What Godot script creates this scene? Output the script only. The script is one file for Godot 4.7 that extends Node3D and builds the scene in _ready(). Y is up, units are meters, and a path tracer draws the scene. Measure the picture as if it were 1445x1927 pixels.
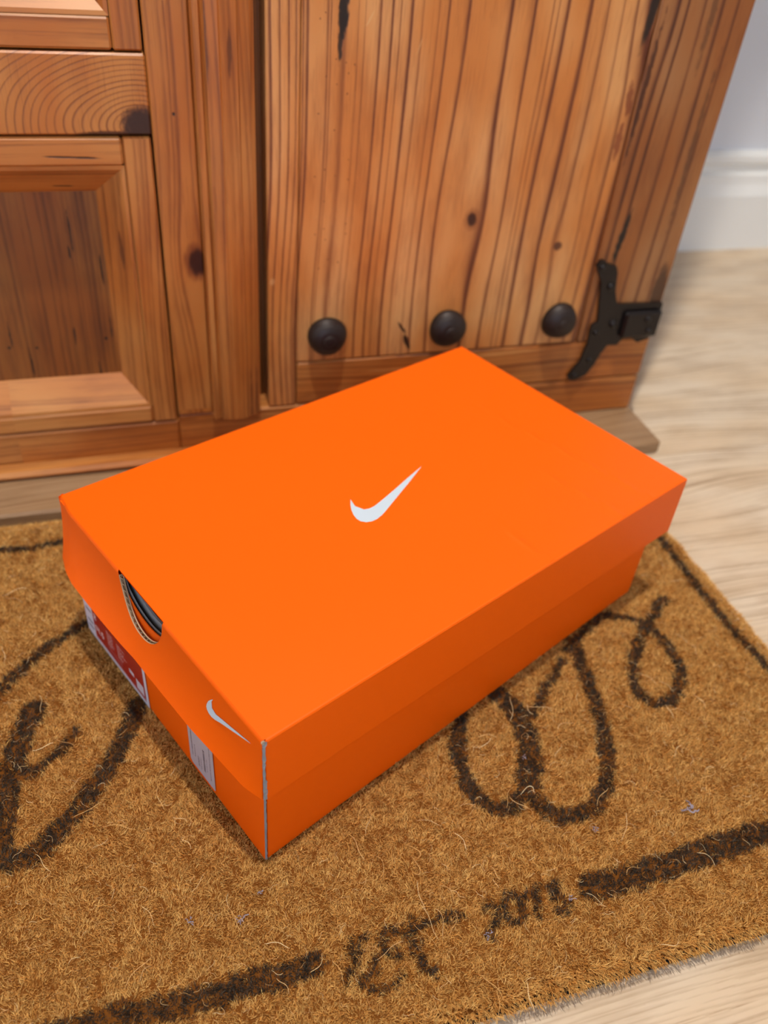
extends Node3D
# An orange shoe box on a coir doormat in front of a rustic pine cupboard, pale oak floor, grey wall.
# World: x along the cupboard's front, y up, z towards the room; metres.

const FACE := -0.394          # front plane of the cupboard
const WALL := -0.818          # plaster of the wall behind the cupboard
const MAT_TOP := 0.018        # where the box rests
const BOX_AT := Vector3(0.0343, 0.018, 0.0)
const BOX_TURN := 24.36
const LID_L := 0.345
const LID_W := 0.2182
const LID_H := 0.0474
const BOX_H := 0.1128

var M := {}
var rng := RandomNumberGenerator.new()


# ------------------------------------------------------------------ mesh builder
class Shape:
	var v := PackedVector3Array()
	var n := PackedVector3Array()
	var uv := PackedVector2Array()
	var c := PackedColorArray()
	var grain := 1
	var su := 1.0
	var sv := 1.0
	var ou := 0.0
	var ov := 0.0
	var tint := Color.WHITE

	func laid(g: int, scale_u: float, scale_v: float, off_u := 0.0, off_v := 0.0) -> Shape:
		grain = g; su = scale_u; sv = scale_v; ou = off_u; ov = off_v
		return self

	func at(p: Vector3, nn: Vector3) -> Vector2:
		var a := nn.abs()
		var m := 0 if a.x > a.y and a.x > a.z else (1 if a.y > a.z else 2)
		var g := grain
		if m == g:
			g = (g + 1) % 3
		var o := 3 - m - g
		return Vector2((p[o] + ou) * su, (p[g] + ov) * sv)

	# corners run counter-clockwise seen from outside
	func tri(a: Vector3, b: Vector3, d: Vector3) -> void:
		var nn := (b - a).cross(d - a).normalized()
		for p in [a, d, b]:
			v.append(p); n.append(nn); uv.append(at(p, nn)); c.append(tint)

	func tri_n(a: Vector3, b: Vector3, d: Vector3, na: Vector3, nb: Vector3, nd: Vector3) -> void:
		var nn := (b - a).cross(d - a).normalized()
		v.append(a); v.append(d); v.append(b)
		n.append(na); n.append(nd); n.append(nb)
		for p in [a, d, b]:
			uv.append(at(p, nn)); c.append(tint)

	func quad(a: Vector3, b: Vector3, d: Vector3, e: Vector3) -> void:
		tri(a, b, d)
		tri(a, d, e)

	# a quad that is turned so that it faces along OUT
	func quad_to(a: Vector3, b: Vector3, d: Vector3, e: Vector3, out: Vector3) -> void:
		if (b - a).cross(d - a).dot(out) < 0.0:
			quad(e, d, b, a)
		else:
			quad(a, b, d, e)

	func tri_to(a: Vector3, b: Vector3, d: Vector3, out: Vector3) -> void:
		if (b - a).cross(d - a).dot(out) < 0.0:
			tri(a, d, b)
		else:
			tri(a, b, d)

	# a block with chamfered edges
	func block(lo: Vector3, hi: Vector3, b := 0.001) -> Shape:
		var mid := (lo + hi) / 2.0
		var h := (hi - lo) / 2.0
		b = minf(b, minf(h.x, minf(h.y, h.z)) * 0.9)
		var corner := func(s: Array, flat: int) -> Vector3:
			var p := Vector3.ZERO
			for k in 3:
				p[k] = mid[k] + s[k] * (h[k] if k == flat else h[k] - b)
			return p
		for ax in 3:
			var u := (ax + 1) % 3
			var w := (ax + 2) % 3
			for s in [-1.0, 1.0]:
				var q := []
				for k in [[-1.0, -1.0], [1.0, -1.0], [1.0, 1.0], [-1.0, 1.0]]:
					var ss := [0.0, 0.0, 0.0]
					ss[ax] = s; ss[u] = k[0]; ss[w] = k[1]
					q.append(corner.call(ss, ax))
				var out := Vector3.ZERO
				out[ax] = s
				quad_to(q[0], q[1], q[2], q[3], out)
			# the four chamfers that run along this axis
			for su_ in [-1.0, 1.0]:
				for sw in [-1.0, 1.0]:
					var ss1 := [0.0, 0.0, 0.0]
					var ss2 := [0.0, 0.0, 0.0]
					ss1[ax] = -1.0; ss1[u] = su_; ss1[w] = sw
					ss2[ax] = 1.0; ss2[u] = su_; ss2[w] = sw
					var out2 := Vector3.ZERO
					out2[u] = su_; out2[w] = sw
					quad_to(corner.call(ss1, u), corner.call(ss2, u), corner.call(ss2, w), corner.call(ss1, w), out2)
		for sx in [-1.0, 1.0]:
			for sy in [-1.0, 1.0]:
				for sz in [-1.0, 1.0]:
					var s3 := [sx, sy, sz]
					tri_to(corner.call(s3, 0), corner.call(s3, 1), corner.call(s3, 2), Vector3(sx, sy, sz))
		return self

	# a profile in the plane across AXIS, drawn out from A to B along it; points in order, open; caps optional
	func drawn(profile: PackedVector2Array, axis: int, from: float, to: float, out: Vector3, pieces := 1) -> Shape:
		var u := (axis + 1) % 3
		var w := (axis + 2) % 3
		for i in profile.size() - 1:
			for k in pieces:
				var a := Vector3.ZERO
				var b := Vector3.ZERO
				a[u] = profile[i].x; a[w] = profile[i].y; a[axis] = lerpf(from, to, float(k) / pieces)
				b[u] = profile[i + 1].x; b[w] = profile[i + 1].y; b[axis] = a[axis]
				var a2 := a
				var b2 := b
				a2[axis] = lerpf(from, to, float(k + 1) / pieces); b2[axis] = a2[axis]
				var away := out
				var mid := (a + b) / 2.0
				var nn := (b - a).cross(a2 - a)
				if absf(nn.normalized().dot(out)) < 0.05:
					away = mid - out * 0.0
				quad_to(a, b, b2, a2, out if absf(nn.normalized().dot(out)) >= 0.05 else nn)
		return self

	# a solid of revolution round the z axis through AT: profile of (radius, z)
	func turned(at_: Vector3, profile: PackedVector2Array, sides := 24, wobble := 0.0, phase := 0.0) -> Shape:
		for i in profile.size() - 1:
			var p0 := profile[i]
			var p1 := profile[i + 1]
			for k in sides:
				var a0 := TAU * k / sides
				var a1 := TAU * (k + 1) / sides
				var r0 := 1.0 + wobble * sin(a0 * 3.0 + phase)
				var r1 := 1.0 + wobble * sin(a1 * 3.0 + phase)
				var q00 := at_ + Vector3(cos(a0) * p0.x * r0, sin(a0) * p0.x * r0, p0.y)
				var q01 := at_ + Vector3(cos(a1) * p0.x * r1, sin(a1) * p0.x * r1, p0.y)
				var q10 := at_ + Vector3(cos(a0) * p1.x * r0, sin(a0) * p1.x * r0, p1.y)
				var q11 := at_ + Vector3(cos(a1) * p1.x * r1, sin(a1) * p1.x * r1, p1.y)
				var t := (p1 - p0).normalized()
				var nz := Vector2(-t.y, t.x)   # radius, z
				if nz.y < 0.0 or (absf(nz.y) < 0.001 and nz.x < 0.0):
					nz = -nz
				var na := Vector3(cos(a0) * nz.x, sin(a0) * nz.x, nz.y)
				var nb := Vector3(cos(a1) * nz.x, sin(a1) * nz.x, nz.y)
				if p0.x > 1e-6:
					tri_n(q00, q01, q11, na, nb, nb)
				if p1.x > 1e-6:
					tri_n(q00, q11, q10, na, nb, na)
		return self

	func strand(points: PackedVector3Array, r: float, sides := 3) -> void:
		var rings := []
		for i in points.size():
			var d := (points[mini(i + 1, points.size() - 1)] - points[maxi(i - 1, 0)]).normalized()
			var s := d.cross(Vector3.UP)
			s = s.normalized() if s.length() > 0.01 else Vector3.RIGHT
			var t := s.cross(d).normalized()
			var ring := PackedVector3Array()
			var rr := r * (0.45 if i == 0 or i == points.size() - 1 else 1.0)
			for k in sides:
				ring.append(points[i] + (s * cos(TAU * k / sides) + t * sin(TAU * k / sides)) * rr)
			rings.append(ring)
		for i in rings.size() - 1:
			var mid := (points[i] + points[i + 1]) / 2.0
			for k in sides:
				var k2 := (k + 1) % sides
				var out: Vector3 = (rings[i][k] + rings[i][k2]) / 2.0 - mid
				quad_to(rings[i][k], rings[i][k2], rings[i + 1][k2], rings[i + 1][k], out)

	func mesh() -> ArrayMesh:
		var a := []
		a.resize(Mesh.ARRAY_MAX)
		a[Mesh.ARRAY_VERTEX] = v
		a[Mesh.ARRAY_NORMAL] = n
		a[Mesh.ARRAY_TEX_UV] = uv
		a[Mesh.ARRAY_COLOR] = c
		var m := ArrayMesh.new()
		m.add_surface_from_arrays(Mesh.PRIMITIVE_TRIANGLES, a)
		return m


func put(called: String, s: Shape, m: Material, parent: Node = self) -> MeshInstance3D:
	var o := MeshInstance3D.new()
	o.name = called
	o.mesh = s.mesh()
	o.material_override = m
	parent.add_child(o, true)
	return o


func thing(called: String, label: String, category: String, where := Vector3.ZERO, group := "") -> Node3D:
	var o := Node3D.new()
	o.name = called
	add_child(o, true)
	o.position = where
	o.set_meta("label", label)
	o.set_meta("category", category)
	if group:
		o.set_meta("group", group)
	return o


func structure(called: String, label := "") -> Node3D:
	var o := Node3D.new()
	o.name = called
	add_child(o, true)
	o.set_meta("kind", "structure")
	if label:
		o.set_meta("label", label)
	return o


func plain(called: String, col: Color, rough := 0.8, spec := 0.5) -> StandardMaterial3D:
	var m := StandardMaterial3D.new()
	m.resource_name = called
	m.albedo_color = col
	m.roughness = rough
	m.metallic_specular = spec
	M[called] = m
	return m


func textured(called: String, t: Texture2D, rough: float, relief := 0.0, spec := 0.5) -> StandardMaterial3D:
	var m := plain(called, Color.WHITE, rough, spec)
	m.albedo_texture = t
	if relief > 0.0:
		m.heightmap_enabled = true
		m.heightmap_texture = t
		m.heightmap_scale = relief
	return m


func noise(seed_: int, freq := 1.0, octaves := 1) -> FastNoiseLite:
	var f := FastNoiseLite.new()
	f.seed = seed_
	f.noise_type = FastNoiseLite.TYPE_SIMPLEX_SMOOTH
	f.frequency = freq
	f.fractal_type = FastNoiseLite.FRACTAL_FBM if octaves > 1 else FastNoiseLite.FRACTAL_NONE
	f.fractal_octaves = octaves
	return f


# ------------------------------------------------------------------ wood
# darkness of the late wood across the grain, one value each tenth of a millimetre; lines: [position, half width, darkness]
func grain_profile(length: float, lines: Array, fine: float, spacing: float, seed_: int) -> PackedFloat32Array:
	var r := RandomNumberGenerator.new()
	r.seed = seed_
	var count := int(length / 0.0001) + 1
	var lut := PackedFloat32Array()
	lut.resize(count)
	var all := lines.duplicate()
	var x := 0.0
	while x < length:
		x += spacing * r.randf_range(0.35, 1.7)
		all.append([x, r.randf_range(0.0002, 0.0005) * spacing / 0.002, fine * r.randf_range(0.1, 1.0) * r.randf_range(0.4, 1.0)])
	for l in all:
		var at := int(l[0] / 0.0001)
		var reach := int(float(l[1]) * 7.0 / 0.0001) + 2
		for k in range(maxi(0, at - reach), mini(count, at + reach)):
			# late wood darkens slowly from one side and ends sharply on the other
			var d: float = (k - at) * 0.0001 / l[1]
			var f: float = exp(-d * d) if d > 0.0 else 0.62 * exp(-d * d * 0.5) + 0.38 * exp(d * 0.55)
			lut[k] = maxf(lut[k], l[2] * f)
	return lut


func wood(size: Vector2i, metres: Vector2, lut: PackedFloat32Array, early: Color, late: Color, warp: Array, knots: Array, seed_: int, blotch := 0.12, marks := [], ring := false, amber := 1.0) -> ImageTexture:
	var n1 := noise(seed_, 1.0)
	var n2 := noise(seed_ + 7, 1.0)
	var n3 := noise(seed_ + 13, 1.0, 3)
	var bytes := PackedByteArray()
	bytes.resize(size.x * size.y * 3)
	var top := lut.size() - 1
	var dx := metres.x / size.x
	var dy := metres.y / size.y
	var amp: float = warp[0]
	var wx: float = warp[1]
	var wy: float = warp[2]
	var at := 0
	var er := early.r
	var eg := early.g
	var eb := early.b
	var lr := late.r - er
	var lg := late.g - eg
	var lb := late.b - eb
	for j in size.y:
		var y := (size.y - 1 - j) * dy
		for i in size.x:
			var x := i * dx
			var g := x + amp * n1.get_noise_2d(x * wx, y * wy)
			if ring:
				var k0: Array = knots[0]
				var rx: float = (x - k0[0]) * k0[2]
				var ry: float = (y - k0[1]) * k0[3]
				g = sqrt(rx * rx + ry * ry) + amp * n1.get_noise_2d(x * wx, y * wy)
			else:
				for k in knots:
					var kx: float = x - k[0]
					var ky: float = (y - k[1]) * 0.33
					var q: float = (kx * kx + ky * ky) / (k[2] * k[2])
					if q < 6.0:
						g -= kx * 0.8 * exp(-q)
			var t := lut[clampi(int(g * 10000.0), 0, top)]
			var fibre := n2.get_noise_2d(x * 1900.0, y * 55.0)
			var pore := n2.get_noise_2d(x * 700.0 + 50.0, y * 16.0)
			t = clampf(t + fibre * 0.085 + (0.10 if pore > 0.62 else 0.0) + n3.get_noise_2d(x * 34.0, y * 9.0) * blotch, 0.0, 1.0)
			# the resin stains the soft wood unevenly: from straw to amber
			var a := clampf(0.5 + n3.get_noise_2d(x * 13.0 + 90.0, y * 4.5) * 1.3, 0.0, 1.0) * amber * (1.0 - t)
			bytes[at] = clampi(int((er + lr * t - er * 0.07 * a) * 255.0), 0, 255)
			bytes[at + 1] = clampi(int((eg + lg * t - eg * 0.19 * a) * 255.0), 0, 255)
			bytes[at + 2] = clampi(int((eb + lb * t - eb * 0.36 * a) * 255.0), 0, 255)
			at += 3
	# knots, cracks and stains: [x, y, half width, half length, lean, strength, colour]
	for m in marks:
		var ca := cos(m[4])
		var sa := sin(m[4])
		var reach := maxf(m[2], m[3]) * 1.5
		for j in range(maxi(0, int((metres.y - m[1] - reach) / dy)), mini(size.y, int((metres.y - m[1] + reach) / dy) + 1)):
			var y: float = (size.y - 1 - j) * dy - m[1]
			for i in range(maxi(0, int((m[0] - reach) / dx)), mini(size.x, int((m[0] + reach) / dx) + 1)):
				var x: float = i * dx - m[0]
				var u: float = (x * ca + y * sa) / m[2]
				var w: float = (-x * sa + y * ca) / m[3]
				var q: float = u * u + w * w + n3.get_noise_2d(i * 0.09 + m[0] * 900.0, j * 0.05) * (0.7 if m[2] < 0.004 else 0.28)
				if q < 1.35:
					var f: float = m[5] * smoothstep(1.35, 0.35, q)
					var o := (j * size.x + i) * 3
					var col: Color = m[6]
					bytes[o] = int(lerpf(bytes[o], col.r * 255.0, f))
					bytes[o + 1] = int(lerpf(bytes[o + 1], col.g * 255.0, f))
					bytes[o + 2] = int(lerpf(bytes[o + 2], col.b * 255.0, f))
	return ImageTexture.create_from_image(Image.create_from_data(size.x, size.y, false, Image.FORMAT_RGB8, bytes))


func materials() -> void:
	var black := Color(0.09, 0.055, 0.045)
	var knot := Color(0.22, 0.10, 0.06)
	var pale := Color(0.86, 0.68, 0.46)
	# the planked door, x from 0.10 to 0.49, y from 0.05 to 0.45
	var lines := []
	for l in [[0.1075, 0.7, 0.75], [0.1136, 0.5, 0.6], [0.1197, 0.4, 0.7], [0.1245, 0.3, 0.6], [0.1293, 0.4, 0.6], [0.1321, 0.7, 0.7], [0.1456, 0.5, 0.5], [0.1478, 0.3, 0.5], [0.157, 1.6, 0.42], [0.1665, 0.3, 0.35],
			[0.1714, 0.3, 0.4], [0.1822, 0.6, 0.7], [0.1909, 0.6, 0.75], [0.1968, 0.4, 0.5], [0.2048, 0.8, 0.8], [0.2130, 0.6, 0.4], [0.2249, 0.5, 0.35], [0.2324, 0.7, 0.7], [0.2476, 1.0, 0.72], [0.2801, 1.1, 0.8],
			[0.2981, 0.9, 0.75], [0.3119, 0.5, 0.5], [0.3164, 0.5, 0.45], [0.3234, 1.1, 0.8], [0.3413, 1.3, 0.82], [0.3556, 0.8, 0.5], [0.370, 0.8, 0.4], [0.3846, 1.0, 0.55], [0.3952, 1.6, 0.8], [0.4059, 1.2, 0.75],
			[0.4159, 0.9, 0.9], [0.4344, 1.1, 0.5], [0.4515, 1.2, 0.65], [0.4653, 0.9, 0.55]]:
		lines.append([l[0] - 0.10, l[1] * 0.00115, minf(l[2] * 1.15, 1.0)])
	var marks := [
		[0.1747, 0.1646, 0.0070, 0.0095, 0.0, 0.35, Color(0.45, 0.24, 0.12)], [0.1747, 0.1646, 0.0042, 0.0058, 0.2, 0.95, knot], [0.258, 0.1393, 0.004, 0.004, 0.4, 0.7, knot],
		[0.0609, 0.3082, 0.0035, 0.018, -0.03, 0.95, black], [0.0591, 0.2862, 0.0016, 0.011, 0.0, 0.8, black],
		[0.2963, 0.335, 0.0040, 0.045, -0.10, 0.85, black], [0.303, 0.26, 0.0022, 0.05, -0.03, 0.7, Color(0.25, 0.11, 0.07)],
		[0.2925, 0.255, 0.0030, 0.012, 0.1, 0.6, Color(0.40, 0.17, 0.09)], [0.292, 0.225, 0.003, 0.014, 0.0, 0.6, Color(0.40, 0.17, 0.09)], [0.318, 0.145, 0.003, 0.022, -0.12, 0.85, black],
		[0.1245, 0.0709, 0.0012, 0.007, 0.6, 0.85, black], [0.1297, 0.0577, 0.0022, 0.008, 0.45, 0.85, black],
		[0.0113, 0.1195, 0.0025, 0.003, 0.0, 0.5, pale], [0.116, 0.287, 0.0005, 0.006, -0.3, 0.6, pale], [0.0795, 0.304, 0.0006, 0.006, -0.5, 0.8, pale],
		[0.350, 0.03, 0.017, 0.022, 0.0, 0.7, Color(0.17, 0.11, 0.09)], [0.372, 0.09, 0.007, 0.03, 0.0, 0.6, Color(0.17, 0.11, 0.09)], [0.345, 0.33, 0.003, 0.05, 0.0, 0.4, Color(0.3, 0.2, 0.14)], [0.362, 0.22, 0.002, 0.07, 0.0, 0.4, Color(0.3, 0.2, 0.14)],
	]
	for k in 26:
		marks.append([rng.randf_range(0.04, 0.07), rng.randf_range(0.12, 0.31), 0.0005, 0.0006, 0.0, 0.6, knot])
	var lut := grain_profile(0.42, lines, 0.13, 0.0034, 11)
	textured("wood_planks", wood(Vector2i(780, 800), Vector2(0.39, 0.40), lut, Color(0.85, 0.62, 0.38), Color(0.36, 0.17, 0.09), [0.005, 4.0, 3.2], [[0.1747, 0.1646, 0.022], [0.258, 0.1393, 0.012], [0.30, 0.33, 0.02]], 21, 0.20, marks), 0.42, 0.03)
	# straight pine for stiles, posts and rails: 0.16 across, 0.8 along
	lut = grain_profile(0.20, [], 0.85, 0.0052, 31)
	marks = [[0.030, 0.13, 0.0085, 0.0150, 0.0, 0.55, Color(0.34, 0.15, 0.07)], [0.0315, 0.13, 0.0062, 0.0105, 0.0, 0.95, Color(0.17, 0.075, 0.045)], [0.0225, 0.235, 0.0010, 0.0012, 0.0, 0.9, black]]
	for k in 16:
		marks.append([rng.randf_range(0.05, 0.16), rng.randf_range(0.0, 0.8), rng.randf_range(0.0005, 0.0016), rng.randf_range(0.02, 0.10), rng.randf_range(-0.02, 0.02), 0.55, Color(0.90, 0.68, 0.42)])
	for k in 14:
		marks.append([rng.randf_range(0.05, 0.16), rng.randf_range(0.0, 0.8), rng.randf_range(0.0006, 0.002), rng.randf_range(0.01, 0.06), rng.randf_range(-0.02, 0.02), 0.5, knot])
	textured("wood_straight", wood(Vector2i(360, 900), Vector2(0.16, 0.80), lut, Color(0.76, 0.51, 0.265), Color(0.37, 0.175, 0.075), [0.006, 9.0, 2.6], [[0.030, 0.13, 0.016]], 33, 0.22, marks), 0.40, 0.03)
	lut = grain_profile(0.20, [], 0.7, 0.0042, 41)
	marks = []
	for k in 22:
		marks.append([rng.randf_range(0.0, 0.16), rng.randf_range(0.0, 0.8), 0.0007, rng.randf_range(0.004, 0.03), rng.randf_range(-0.04, 0.04), 0.75, black])
	textured("wood_worn", wood(Vector2i(360, 900), Vector2(0.16, 0.80), lut, Color(0.78, 0.53, 0.28), Color(0.45, 0.24, 0.11), [0.005, 11.0, 2.0], [], 43, 0.30, marks), 0.45, 0.03)
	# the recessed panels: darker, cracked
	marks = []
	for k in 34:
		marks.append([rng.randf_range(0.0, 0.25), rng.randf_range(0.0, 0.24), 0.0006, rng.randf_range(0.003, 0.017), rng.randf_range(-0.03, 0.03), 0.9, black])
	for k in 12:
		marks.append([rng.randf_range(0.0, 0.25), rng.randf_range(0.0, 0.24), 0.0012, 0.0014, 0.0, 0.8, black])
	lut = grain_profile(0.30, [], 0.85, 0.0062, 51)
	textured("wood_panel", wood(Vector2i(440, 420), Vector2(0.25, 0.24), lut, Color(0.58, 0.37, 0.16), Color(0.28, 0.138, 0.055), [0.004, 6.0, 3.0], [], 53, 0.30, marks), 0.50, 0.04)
	# the rail between drawer and door: rings round a knot at its lower end
	lines = []
	var x := 0.004
	while x < 0.15:
		lines.append([x, 0.00030, rng.randf_range(0.45, 0.75)])
		x += 0.0024 + x * 0.025
	lut = grain_profile(0.2, lines, 0.1, 0.002, 61)
	marks = [[0.1935, 0.0065, 0.013, 0.012, 0.0, 0.92, Color(0.16, 0.085, 0.07)], [0.172, 0.0, 0.022, 0.0032, 0.0, 0.8, Color(0.2, 0.10, 0.07)]]
	textured("wood_rings", wood(Vector2i(620, 170), Vector2(0.2, 0.052), lut, Color(0.78, 0.53, 0.27), Color(0.44, 0.24, 0.12), [0.0022, 14.0, 14.0], [[0.192, 0.006, 0.62, 1.05]], 63, 0.16, marks, true), 0.40, 0.03)
	# pale oak of the floor: 0.2 across, 1.2 along
	lut = grain_profile(0.26, [], 1.0, 0.0030, 71)
	textured("oak_floor", wood(Vector2i(300, 1000), Vector2(0.2, 1.2), lut, Color(0.86, 0.79, 0.69), Color(0.62, 0.51, 0.39), [0.020, 5.0, 2.6], [[0.09, 0.55, 0.02]], 73, 0.35, [], false, 0.25), 0.50, 0.01)

	for d in [["wood_grey", "wood_planks", Color(0.76, 0.73, 0.74)], ["wood_bleached", "oak_floor", Color(0.74, 0.66, 0.57)]]:
		var c: StandardMaterial3D = M[d[1]].duplicate()
		c.resource_name = d[0]
		c.albedo_color = d[2]
		M[d[0]] = c
	plain("screed", Color(0.52, 0.50, 0.47), 0.9, 0.2)
	var iron := plain("iron", Color(0.12, 0.10, 0.10), 0.33, 0.5)
	iron.metallic = 0.35
	var bolt := plain("iron_bolt", Color(0.16, 0.115, 0.10), 0.5, 0.5)
	bolt.metallic = 0.2
	plain("orange_card", Color(1.0, 0.40, 0.0), 0.48, 0.33)
	plain("kraft", Color(0.72, 0.62, 0.50), 0.9, 0.2)
	plain("grey_card", Color(0.56, 0.57, 0.58), 0.9, 0.2)
	plain("flute_paper", Color(0.60, 0.51, 0.40), 0.95, 0.1)
	plain("white_print", Color(0.79, 0.865, 0.92), 0.5, 0.4)
	plain("rubber", Color(0.06, 0.06, 0.065), 0.8, 0.3)
	plain("coir_core", Color(0.47, 0.29, 0.12), 0.95, 0.1)
	var coir := plain("coir", Color.WHITE, 0.7, 0.3)
	coir.vertex_color_use_as_albedo = true
	plain("lint", Color(0.60, 0.57, 0.61), 0.95, 0.1)
	plain("wall_paint", Color(0.87, 0.885, 0.91), 0.85, 0.3)
	plain("ceiling_paint", Color(0.93, 0.93, 0.93), 0.9, 0.2)
	plain("gloss_white", Color(0.94, 0.945, 0.93), 0.45, 0.5)
	var lamp := plain("lamp_lens", Color(1, 1, 1), 0.6)
	lamp.emission_enabled = true
	lamp.emission = Color(1.0, 0.93, 0.82)
	lamp.emission_energy_multiplier = 4.0
	var pane := plain("pane", Color(1, 1, 1, 0.08), 0.05)
	pane.transparency = BaseMaterial3D.TRANSPARENCY_ALPHA


# ------------------------------------------------------------------ scene
func _ready() -> void:
	rng.seed = 5
	view()
	materials()
	room()
	cupboard()
	doormat()
	shoe_box()
	lint()


func view() -> void:
	var cam := Camera3D.new()
	cam.name = "camera"
	add_child(cam)
	var right := Vector3(0.95661, 0.07866, 0.28055)
	var down := Vector3(-0.12111, -0.76841, 0.62839)
	var ahead := Vector3(0.26501, -0.63510, -0.72554)
	cam.transform = Transform3D(Basis(right, -down, -ahead).orthonormalized(), Vector3(0.0, 0.454, 0.2219))
	cam.fov = rad_to_deg(2.0 * atan(963.5 / 1560.24))
	cam.near = 0.02
	var lens := CameraAttributesPhysical.new()
	lens.frustum_focal_length = 26.0
	lens.frustum_focus_distance = 0.43
	lens.exposure_aperture = 5.4
	cam.attributes = lens
	cam.fov = rad_to_deg(2.0 * atan(963.5 / 1560.24))
	cam.current = true

	var env := Environment.new()
	env.background_mode = Environment.BG_SKY
	var sky := Sky.new()
	var air := ProceduralSkyMaterial.new()
	air.sky_top_color = Color(0.55, 0.68, 0.90)
	air.sky_horizon_color = Color(0.80, 0.86, 0.94)
	air.ground_bottom_color = Color(0.45, 0.45, 0.43)
	air.ground_horizon_color = Color(0.62, 0.63, 0.62)
	air.sky_energy_multiplier = 1.5
	sky.sky_material = air
	env.sky = sky
	env.tonemap_mode = Environment.TONE_MAPPER_LINEAR
	env.tonemap_exposure = 1.0
	env.sdfgi_enabled = true
	env.ssao_enabled = true
	env.ssil_enabled = true
	var we := WorldEnvironment.new()
	we.name = "environment"
	we.environment = env
	add_child(we)

	# daylight that enters by the window behind the camera
	var day := AreaLight3D.new()
	day.name = "window_daylight"
	day.area_size = Vector2(1.9, 1.9)
	day.light_color = Color(0.86, 0.93, 1.0)
	day.light_energy = 1.35
	day.shadow_enabled = true
	day.area_range = 12.0
	add_child(day)
	day.position = Vector3(-0.8, 1.10, 2.57)

	downlight(Vector3(0.08, 2.4, 0.05), 3.85, "round white recessed downlight in the ceiling straight above the shoe box")
	downlight(Vector3(-1.55, 2.4, 1.84), 1.0, "round white recessed downlight in the ceiling between the doormat and the glazed door")


func downlight(where: Vector3, energy: float, label_: String) -> void:
	var t := thing("ceiling_downlight", label_, "lamp", where, "ceiling downlights")
	var ring := Shape.new()
	ring.turned(Vector3.ZERO, PackedVector2Array([Vector2(0.048, 0.0), Vector2(0.048, 0.006), Vector2(0.036, 0.008), Vector2(0.034, 0.0)]), 28)
	var o := put("trim_ring", ring, M.get("gloss_white") if M.has("gloss_white") else plain("gloss_white", Color(0.94, 0.945, 0.93), 0.45), t)
	o.rotation_degrees.x = 90.0
	var lens := Shape.new()
	lens.turned(Vector3.ZERO, PackedVector2Array([Vector2(0.034, 0.001), Vector2(0.0, 0.0015)]), 28)
	var g := StandardMaterial3D.new()
	g.emission_enabled = true
	g.emission = Color(1.0, 0.94, 0.85)
	g.emission_energy_multiplier = 3.0
	var e := put("lens", lens, g, t)
	e.rotation_degrees.x = 90.0
	var s := SpotLight3D.new()
	s.name = "light"
	s.light_color = Color(1.0, 0.965, 0.925)
	s.light_energy = energy
	s.light_size = 0.034
	s.spot_range = 8.0
	s.spot_attenuation = 2.0
	s.spot_angle = 75.0
	s.spot_angle_attenuation = 0.25
	s.shadow_enabled = true
	t.add_child(s)
	s.position = Vector3(0, -0.012, 0)
	s.rotation_degrees.x = -90.0


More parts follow.
